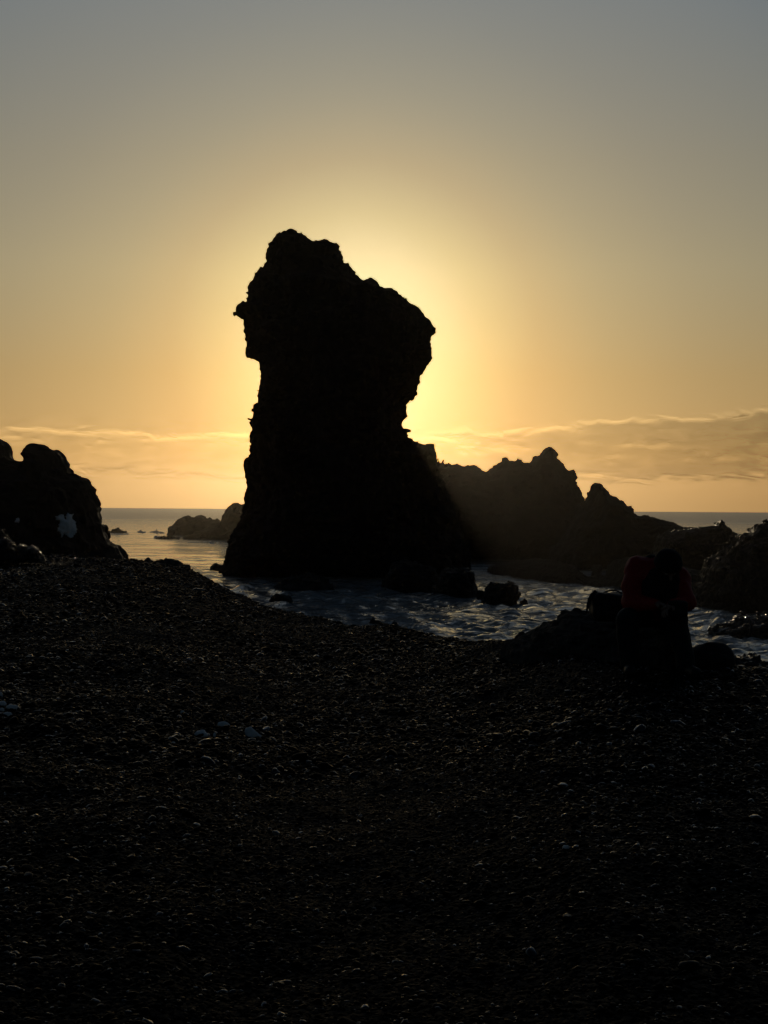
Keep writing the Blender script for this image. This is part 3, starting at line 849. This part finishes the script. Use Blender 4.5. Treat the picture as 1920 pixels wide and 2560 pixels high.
def hand(wr, elb, toward, side):
    """palm, four bent fingers of unequal length and a thumb leaving the side of the palm"""
    d = unit(0.65 * unit(wr - elb) + 0.5 * unit(toward - wr) + np.array([0, -0.25, -0.15]))
    nrm = unit(np.cross(d, [0, 0, 1.0])) * (1 if side > 0 else -1)
    up = unit(np.cross(nrm, d)); up = up if up[2] > 0 else -up
    inw = unit(toward + np.array([0, -0.05, 0]) - wr); inw = unit(inw - d * (inw @ d) + np.array([0, 0, -0.4]))
    pr = [cone(wr, wr + d * 0.035, 0.027, 0.028, 0.012), box(wr + d * 0.062, (0.046, 0.014, 0.040), 0.012, np.stack([d, inw, np.cross(d, inw)]), 0.012)]
    lat = np.cross(d, inw); lat = lat if lat[2] > 0 else -lat
    for i, (o_, L_) in enumerate(((0.030, 0.072), (0.010, 0.082), (-0.010, 0.076), (-0.029, 0.060))):
        p = wr + d * 0.095 + lat * o_
        q = d.copy(); r = 0.0095 - 0.0008 * i
        for seg, (fr, bend) in enumerate(((0.45, 0.35), (0.32, 0.8), (0.23, 0.7))):
            q = unit(q * math.cos(bend) + inw * math.sin(bend) + lat * 0.03 * (1.5 - i))
            e = p + q * L_ * fr
            pr.append(cone(p, e, r, r - 0.001, 0.003)); p = e; r -= 0.001
    p = wr + d * 0.035 + lat * 0.034
    q = unit(d * 0.7 + lat * 0.55 + inw * 0.45)
    pr.append(cone(wr + d * 0.02 + lat * 0.015, p, 0.016, 0.013, 0.008))
    for fr in (0.036, 0.028):
        e = p + q * fr; pr.append(cone(p, e, 0.0125, 0.0105, 0.004)); p = e; q = unit(q + d * 0.3 + inw * 0.35)
    return pr


lap = (wriR + wriL) / 2 + [0.0, -0.06, -0.03]
bp = [ell(hp(0, 0, 0.02), (0.076, 0.096, 0.105), HA, 0.02), ell(hp(0, 0.038, -0.055), (0.058, 0.062, 0.062), HA, 0.03), ell(hp(0, 0.055, -0.095), (0.030, 0.034, 0.026), HA, 0.03),
      cone(hp(0, 0.092, 0.012), hp(0, 0.116, -0.026), 0.009, 0.014, 0.012), ell(hp(0, 0.093, -0.055), (0.024, 0.010, 0.009), HA, 0.008),
      ell(hp(0.035, 0.084, 0.03), (0.025, 0.014, 0.009), HA, 0.012), ell(hp(-0.035, 0.084, 0.03), (0.025, 0.014, 0.009), HA, 0.012),
      ell(hp(0.080, -0.005, -0.01), (0.010, 0.022, 0.034), HA, 0.006), ell(hp(-0.080, -0.005, -0.01), (0.010, 0.022, 0.034), HA, 0.006),
      cone(hp(0, -0.03, -0.06), neck, 0.055, 0.060, 0.03), cone(neck, chest, 0.09, 0.14, 0.06), cone(chest, pel + [0, 0.0, 0.08], 0.14, 0.14, 0.05),
      cone(shoR, shoL, 0.066, 0.066, 0.05), cone(shoR, elbR, 0.054, 0.044, 0.03), cone(shoL, elbL, 0.054, 0.044, 0.03), cone(elbR, wriR, 0.043, 0.028, 0.02), cone(elbL, wriL, 0.043, 0.028, 0.02),
      cone(hipR, hipL, 0.12, 0.12, 0.05), cone(hipR, kneR, 0.085, 0.060, 0.04), cone(hipL, kneL, 0.085, 0.060, 0.04), cone(kneR, footR0, 0.056, 0.038, 0.02), cone(kneL, footL0, 0.056, 0.038, 0.02),
      cone(footR0 + [0, 0, -0.06], footR0 + [-0.03, -0.16, -0.07], 0.038, 0.030, 0.02), cone(footL0 + [0, 0, -0.06], footL0 + [0.04, -0.16, -0.07], 0.038, 0.030, 0.02)]
bp += hand(wriR, elbR, lap, 1) + hand(wriL, elbL, lap, -1)
body_mesh('body', bp, 0.0055, M_skin, person, one=True)
for s in (-1, 1):
    body_mesh('eye', [ell(hp(0.032 * s, 0.084, 0.008), (0.012, 0.012, 0.010), HA, 0)], 0.002, M_eye, person)
jk = [cone(neck + [0, 0.02, -0.01], chest, 0.105, 0.175, 0.06), cone(chest, pel + [0, -0.01, 0.06], 0.175, 0.180, 0.05), cone(shoR, shoL, 0.098, 0.092, 0.05),
      cone(shoR, (shoR + elbR) / 2 + [-0.02, 0, 0], 0.092, 0.082, 0.03), cone((shoR + elbR) / 2 + [-0.02, 0, 0], elbR, 0.082, 0.074, 0.03), cone(elbR, wriR - unit(wriR - elbR) * 0.01, 0.072, 0.046, 0.03),
      cone(shoL, elbL, 0.088, 0.074, 0.03), cone(elbL, wriL - unit(wriL - elbL) * 0.01, 0.072, 0.046, 0.03)]
body_mesh('jacket', jk, 0.008, M_jacket, person, noise=((0.11, 0.010), (0.05, 0.006), (0.025, 0.003)), seed=4)
vc = (shoR * 0.55 + shoL * 0.45) + [0.02, -0.08, -0.12]
body_mesh('vest', [ell(vc, (0.155, 0.13, 0.165), None, 0.03), ell(vc + [0.03, 0.0, 0.10], (0.12, 0.11, 0.10), None, 0.04)], 0.009, M_dark, person, noise=((0.09, 0.008), (0.04, 0.005)), seed=5)
body_mesh('hood', [ell(zp(900, 330, 11.86), (0.105, 0.10, 0.095), None, 0.03), ell(zp(1010, 330, 11.84), (0.10, 0.09, 0.10), None, 0.03)], 0.008, M_dark, person, noise=((0.07, 0.009), (0.03, 0.004)), seed=6)
body_mesh('beanie', [ell(hp(0, -0.002, 0.036), (0.112, 0.120, 0.118), HA, 0)], 0.007, M_dark, person, noise=((0.05, 0.004), (0.02, 0.002)), seed=7, cut=[(hp(0, 0, 0.022), unit(hu * 1.0 - hf * 0.15))])
tr_ = [cone(hipR, hipL, 0.140, 0.140, 0.05), cone(hipR, kneR, 0.112, 0.092, 0.04), cone(hipL, kneL, 0.112, 0.092, 0.04),
       cone(kneR, footR0 + [0, 0, -0.02], 0.090, 0.072, 0.03), cone(kneL, footL0 + [0, 0, -0.02], 0.090, 0.072, 0.03)]
body_mesh('trousers', tr_, 0.009, M_trouser, person, noise=((0.12, 0.010), (0.05, 0.007), (0.025, 0.003)), seed=8)
for f0, dx in ((footR0, -0.03), (footL0, 0.04)):
    body_mesh('boot', [cone(f0 + [0, 0.02, 0.03], f0 + [0, 0.01, -0.05], 0.058, 0.052, 0.02), cone(f0 + [0, 0.02, -0.055], f0 + [dx, -0.18, -0.065], 0.047, 0.042, 0.03)], 0.006, M_boot, person,
              noise=((0.04, 0.003),), seed=9, cut=[(f0 + [0, 0, -0.105], (0, 0, 1))])
pz = zp(1270, 955, 11.50)
pou = body_mesh('pouch', [box(pz, (0.075, 0.045, 0.060), 0.02, None, 0.01), cone(pz + [0.0, 0, -0.05], pz + [0.02, 0.0, -0.085], 0.045, 0.020, 0.03)], 0.006, M_pack, noise=((0.04, 0.005),), seed=10, loc=pz)
tag(pou, 'small black pouch held on the lap of the seated person', 'pouch')

# ------------------------------------------------------------------ the bags


def cp(x, y, D): return at(1100 + x / 2.023, 1000 + y / 2.023, D)


b0 = cp(865, 1030, 12.33)
pack = empty('backpack', (b0[0], b0[1], b0[2] - 0.13))
tag(pack, 'black backpack lying on the rock behind the seated person', 'backpack')
body_mesh('pack_body', [box(b0 + [0.03, 0, -0.02], (0.20, 0.15, 0.105), 0.06, None, 0.03), box(b0 + [-0.04, 0, -0.03], (0.105, 0.13, 0.105), 0.05, None, 0.04)], 0.008, M_pack, pack, noise=((0.09, 0.010), (0.04, 0.005)), seed=12)
body_mesh('front_pocket', [box(b0 + [0.03, -0.14, -0.04], (0.12, 0.04, 0.065), 0.03, None, 0.01)], 0.007, M_pack, pack, noise=((0.05, 0.005),), seed=13)
body_mesh('lid_flap', [cone(cp(783, 966, 12.30), cp(800, 990, 12.30), 0.010, 0.022, 0.02), cone(cp(800, 990, 12.30), cp(860, 1000, 12.32), 0.022, 0.03, 0.02)], 0.005, M_pack, pack)
body_mesh('shoulder_strap', tube([cp(783, 968, 12.28), cp(770, 985, 12.25), cp(758, 1008, 12.22), cp(748, 1040, 12.20), cp(740, 1076, 12.18)], [0.012, 0.016, 0.017, 0.013, 0.007], 0.008), 0.004, M_pack, pack)
body_mesh('handle', tube(arc(cp(815, 985, 12.33), cp(930, 985, 12.33), cp(872, 962, 12.33), 9), 0.007), 0.0035, M_pack, pack)

g0 = cp(1370, 1395, 12.1)
gz = float(beach_z(g0[0], g0[1]))
bag = empty('bag', (g0[0], g0[1], gz))
tag(bag, 'black bag with arched handle on the shingle beside the rock', 'bag')
gb = cp(1365, 1350, 12.1)
body_mesh('bag_body', [ell((gb[0], gb[1], gz + 0.07), (0.205, 0.15, 0.130), None, 0.04), box((gb[0] + 0.01, gb[1], gz + 0.05), (0.16, 0.13, 0.075), 0.05, None, 0.05), ell((gb[0] + 0.08, gb[1] + 0.02, gz + 0.12), (0.09, 0.10, 0.085), None, 0.04)],
          0.008, M_pack, bag, noise=((0.08, 0.010), (0.035, 0.005)), seed=14)
body_mesh('pocket', [ell((gb[0] + 0.01, gb[1] - 0.13, gz + 0.07), (0.12, 0.04, 0.06), None, 0.02)], 0.007, M_pack, bag, noise=((0.05, 0.005),), seed=15)
body_mesh('handle', tube(arc(cp(1325, 1300, 12.08), cp(1445, 1318, 12.08), cp(1382, 1270, 12.08), 9), 0.011), 0.0045, M_pack, bag)
body_mesh('shoulder_strap', tube(arc(cp(1280, 1300, 12.12), cp(1335, 1300, 12.12), cp(1305, 1285, 12.12), 7) + arc(cp(1335, 1300, 12.12), cp(1300, 1385, 11.95), cp(1290, 1330, 11.97), 6), 0.008), 0.004, M_pack, bag)

# ------------------------------------------------------------------ lumps of old snow on the shingle


def snow_lump(u, v, wpx, hpx, seed, label, shape='round', group='lumps of snow on the shingle'):
    p = ground_at(u, v + hpx / 2)
    s = p[1] / FPX
    a, hh = wpx * s / 2, hpx * s
    rng = np.random.default_rng(seed)
    h = max(a / 16, 0.0022)
    if shape == 'wedge':
        pr = [cone(p + [-a * 0.45, 0, hh * 0.62], p + [a * 0.95, 0, hh * 0.06], hh * 0.34, hh * 0.10, a * 0.3), ell(p + [-a * 0.2, 0, hh * 0.25], (a * 0.6, a * 0.6, hh * 0.42), None, a * 0.3), cone(p + [-a * 0.5, 0, hh * 0.2], p + [-a * 1.0, 0, hh * 0.05], hh * 0.14, hh * 0.08, a * 0.1)]
    else:
        pr = [ell(p + [0, 0, hh * 0.45], (a * 0.85, a * 0.75, hh * 0.55), None, a * 0.2), box(p + [a * rng.uniform(-.25, .25), 0, hh * 0.42], (a * 0.62, a * 0.6, hh * 0.48), hh * 0.2, None, a * 0.2),
              ell(p + [a * rng.choice([-.55, .55]), -a * 0.2, hh * 0.3], (a * 0.4, a * 0.4, hh * 0.35), None, a * 0.2)]
    o = body_mesh('snow_lump', pr, h, M_snow, noise=((a * 0.7, a * 0.12), (a * 0.3, a * 0.07)), seed=seed, loc=p, one=True)
    tag(o, label, 'snow', group)


def z0(x, y): return x / 2.37, 1700 + y / 2.37


snow_lump(*z0(1187, 318), 36, 15, 1, 'flat oblong snow lump, leftmost of the three on open shingle')
snow_lump(*z0(1325, 268), 34, 19, 2, 'blocky snow lump, middle and highest of the three on open shingle')
snow_lump(*z0(1500, 310), 46, 29, 3, 'wedge shaped snow lump with pointed end, rightmost of three on open shingle', 'wedge')
snow_lump(*z0(1024, 376), 13, 8, 4, 'tiny snow crumb below and left of the flat oblong snow lump')
snow_lump(*z0(1271, 328), 8, 14, 5, 'thin snow sliver below the blocky snow lump')
snow_lump(*z0(1080, 190), 11, 8, 6, 'tiny snow crumb above the three snow lumps on open shingle')
snow_lump(*z0(0, 88), 14, 16, 7, 'snow lump at the left edge, topmost of the cluster')
snow_lump(*z0(12, 143), 26, 14, 8, 'snow lump at the left edge, upper middle of the cluster')
snow_lump(*z0(70, 161), 30, 11, 9, 'long snow lump reaching farthest right in the left edge cluster')
snow_lump(*z0(8, 176), 16, 9, 10, 'small snow lump in the middle of the left edge cluster')
snow_lump(*z0(6, 208), 20, 13, 11, 'snow lump at the left edge, lowest and cut by the frame')
snow_lump(*z0(46, 207), 24, 14, 12, 'snow lump at the bottom right of the left edge cluster')
snow_lump(1414, 2119, 19, 12, 13, 'pale snow lump alone on the shingle in front of the seated person')


# ------------------------------------------------------------------ white water where the swell breaks
def foam():
    rng = np.random.default_rng(17)
    base = bmesh.new(); bmesh.ops.create_icosphere(base, subdivisions=1, radius=1.0)
    bv = np.array([v.co[:] for v in base.verts]); bf = np.array([[v.index for v in f.verts] for f in base.faces]); base.free()
    Vs, Fs, k = [], [], 0
    runs = [((345, 1331), (362, 1332), 40, 0.14, 0.25), ((375, 1331), (410, 1333), 90, 0.10, 0.35), ((385, 1330), (396, 1331), 40, 0.09, 0.5), ((384, 1344), (408, 1346), 60, 0.14, 0.3),
            ((262, 1336), (320, 1336), 70, 0.09, 0.1), ((470, 1356), (545, 1358), 60, 0.09, 0.1)]
    for a, b, n, r, top in runs:
        for _ in range(n):
            t = rng.random()
            u = a[0] + (b[0] - a[0]) * t; v = a[1] + (b[1] - a[1]) * t + rng.normal(0, 0.6)
            D = CAMZ * FPX / max(v - horizon_v(u), 20)
            p = at(u, v, D); p[2] = abs(rng.normal(0, 0.35)) * top * (1 - abs(2 * t - 1)) + 0.03
            s = r * rng.uniform(0.3, 1.2)
            Vs.append(bv * s * rng.uniform(0.6, 1.5, 3) + p); Fs.append(bf + k); k += len(bv)
    m = plain('foam_white', (0.8, 0.8, 0.8), 0.12, 0.6, 0, 4, var=0.05)
    o = mesh_obj('foam', np.concatenate(Vs), np.concatenate(Fs), m)
    tag(o, kind='stuff')


foam()

# ------------------------------------------------------------------ haze
m = bpy.data.materials.new('sea_haze'); m.use_nodes = True
t = m.node_tree; t.nodes.clear()
out = t.nodes.new('ShaderNodeOutputMaterial')
pv = t.nodes.new('ShaderNodeVolumePrincipled')
pv.inputs['Color'].default_value = (1.0, 0.93, 0.80, 1)
pv.inputs['Density'].default_value = 0.00011
pv.inputs['Anisotropy'].default_value = 0.935
t.links.new(pv.outputs[0], out.inputs['Volume'])
x0, x1, y0, y1, z0, z1 = -9100, 9100, -40, YSEA + 5, -4.0, 27.0
V = [(x, y, z) for x in (x0, x1) for y in (y0, y1) for z in (z0, z1)]
F = [(0, 1, 3, 2), (4, 6, 7, 5), (0, 4, 5, 1), (2, 3, 7, 6), (0, 2, 6, 4), (1, 5, 7, 3)]
o = mesh_obj('haze', V, F, m, smooth=False)
tag(o, kind='stuff')

# ------------------------------------------------------------------ light
sl = bpy.data.lights.new('sun', 'SUN'); sl.energy = 3.0; sl.angle = rad(0.53); sl.color = (1.0, 0.80, 0.52)
so = bpy.data.objects.new('sun', sl); col.objects.link(so)
so.rotation_euler = Vector(sd.tolist()).to_track_quat('Z', 'Y').to_euler()
so.location = (0, 0, 40)

w = bpy.data.worlds.new('World'); sc.world = w; w.use_nodes = True
t = w.node_tree
L = t.links.new
bg = t.nodes['Background']


def M(op, a, b=None, c=None, clamp=False):
    n = t.nodes.new('ShaderNodeMath'); n.operation = op; n.use_clamp = clamp
    for i, x in enumerate((a, b, c)):
        if x is None: continue
        if isinstance(x, (int, float)): n.inputs[i].default_value = x
        else: L(x, n.inputs[i])
    return n.outputs[0]


def mapr(x, a, b, c=0.0, d=1.0, smooth=False):
    n = t.nodes.new('ShaderNodeMapRange'); n.interpolation_type = 'SMOOTHSTEP' if smooth else 'LINEAR'
    n.inputs['From Min'].default_value = a; n.inputs['From Max'].default_value = b
    n.inputs['To Min'].default_value = c; n.inputs['To Max'].default_value = d
    L(x, n.inputs['Value'])
    return n.outputs['Result']


def VM(op, a, b):
    n = t.nodes.new('ShaderNodeVectorMath'); n.operation = op
    for i, x in enumerate((a, b)):
        if isinstance(x, tuple): n.inputs[i].default_value = x
        else: L(x, n.inputs[i])
    return n


tc = t.nodes.new('ShaderNodeTexCoord')
sep = t.nodes.new('ShaderNodeSeparateXYZ'); L(tc.outputs['Generated'], sep.inputs[0])
zc = M('MAXIMUM', sep.outputs['Z'], 0.002)
cmb = t.nodes.new('ShaderNodeCombineXYZ'); L(sep.outputs['X'], cmb.inputs[0]); L(sep.outputs['Y'], cmb.inputs[1]); L(zc, cmb.inputs[2])
sky = t.nodes.new('ShaderNodeTexSky'); sky.sky_type = 'NISHITA'; sky.sun_disc = False
sky.sun_elevation = SUN_EL; sky.sun_rotation = SUN_AZ
sky.air_density = 1.0; sky.dust_density = 1.0; sky.ozone_density = 1.0
L(cmb.outputs[0], sky.inputs['Vector'])
el = M('MULTIPLY', M('ARCSINE', zc), 57.29578)
az = M('MULTIPLY', M('ARCTAN2', sep.outputs['X'], sep.outputs['Y']), 57.29578)
# air that is thicker and greyer than the model's: tint by elevation, and by the distance from the hidden sun
EXPO = 0.22


def tint(x, full, stops, k):
    r = ramp(t, M('DIVIDE', x, full), [(e / full, tuple(c / k for c in cc)) for e, cc in stops])
    return r.outputs['Color']


TINT = [(0, (0.77, 0.90, 1.70)), (2, (0.93, 0.93, 1.12)), (5, (1.17, 1.14, 1.12)), (9, (1.47, 1.56, 1.58)), (13, (1.54, 1.69, 1.83)), (17, (1.58, 1.87, 2.26)), (21, (1.63, 2.08, 2.75)),
        (32, (1.45, 1.75, 2.1)), (50, (1.05, 1.18, 1.36)), (90, (0.55, 0.60, 0.68))]
AUREOLE = [(0, (1.0, 1.45, 1.80)), (2, (1.02, 1.34, 1.45)), (3.5, (1.16, 1.22, 1.25)), (5, (1.02, 1.04, 0.97)), (7, (0.89, 0.87, 0.84)), (9.5, (0.83, 0.85, 0.875)), (13, (0.86, 0.88, 0.92)), (18, (1, 1, 1)),
           (40, (1, 1, 1)), (70, (0.7, 0.7, 0.7)), (105, (0.40, 0.40, 0.40)), (180, (0.35, 0.35, 0.35))]
dot = VM('DOT_PRODUCT', cmb.outputs[0], tuple(sd.tolist()))
ang = M('MULTIPLY', M('ARCCOSINE', M('MINIMUM', dot.outputs['Value'], 1.0)), 57.29578)
base = VM('MULTIPLY', sky.outputs[0], tint(el, 90.0, TINT, 3.0))
tot = VM('MULTIPLY', base.outputs[0], tint(ang, 180.0, AUREOLE, 2.0))
tot = VM('SCALE', tot.outputs[0], (0, 0, 0)); tot.inputs['Scale'].default_value = 6.0

# a thin bank of low stratus near the horizon


def layer(e2, sx, sy, z, det, dis):
    c = t.nodes.new('ShaderNodeCombineXYZ'); L(M('MULTIPLY', az, sx), c.inputs[0]); L(M('MULTIPLY', e2, sy), c.inputs[1])
    c.inputs[2].default_value = z
    n = t.nodes.new('ShaderNodeTexNoise'); n.inputs['Scale'].default_value = 1.0; n.inputs['Detail'].default_value = det; n.inputs['Roughness'].default_value = 0.6
    n.inputs['Distortion'].default_value = dis
    L(c.outputs[0], n.inputs['Vector'])
    return n.outputs['Fac']


def cloud_density(dy):
    e2 = M('ADD', el, dy)
    big = layer(e2, 0.10, 0.95, 4.4, 2, 0.2)
    fine = layer(e2, 0.75, 2.9, 9.1, 9, 0.8)
    top = M('ADD', 3.05, M('MULTIPLY', M('MAXIMUM', M('SUBTRACT', az, 5.0), 0.0), 0.075))
    band = M('MULTIPLY', mapr(M('SUBTRACT', e2, top), -0.5, 0.30, 1.0, 0.0, True), mapr(e2, 0.5, 1.6, 0.0, 1.0, True))
    v = M('ADD', M('ADD', M('MULTIPLY', big, 0.8), M('MULTIPLY', fine, 0.75)), M('MULTIPLY', band, 0.40))
    return M('MULTIPLY', mapr(v, 0.94, 1.17, 0.0, 1.0, True), mapr(M('SUBTRACT', e2, top), 0.55, 0.15, 0.0, 1.0, True))


D0 = cloud_density(0.0); D1 = cloud_density(0.13); D2 = cloud_density(0.045)
rim = M('ADD', M('MULTIPLY', M('MAXIMUM', M('SUBTRACT', D0, D1), 0.0), 0.34), M('MULTIPLY', M('SUBTRACT', D0, D2), 0.55))
mott = M('MULTIPLY', M('SUBTRACT', layer(el, 0.95, 3.4, 2.2, 8, 0.6), 0.5), M('MULTIPLY', mapr(el, 3.6, 2.8, 0.0, 0.6, True), mapr(el, 0.4, 1.3, 0.0, 1.0, True)))
shade = mapr(az, -3.0, 14.0, -0.02, 0.30)
fac = M('ADD', M('ADD', M('SUBTRACT', 1.0, M('MULTIPLY', D0, shade)), rim), mott)
tot2 = VM('SCALE', tot.outputs[0], (0, 0, 0)); L(fac, tot2.inputs['Scale'])
L(tot2.outputs[0], bg.inputs['Color'])
bg.inputs['Strength'].default_value = 0.08

sc.view_settings.view_transform = 'Standard'
sc.view_settings.look = 'None'
sc.view_settings.exposure = math.log2(EXPO)
sc.view_settings.gamma = 1
sc.cycles.use_denoising = True
sc.cycles.max_bounces = 6
sc.cycles.volume_bounces = 0
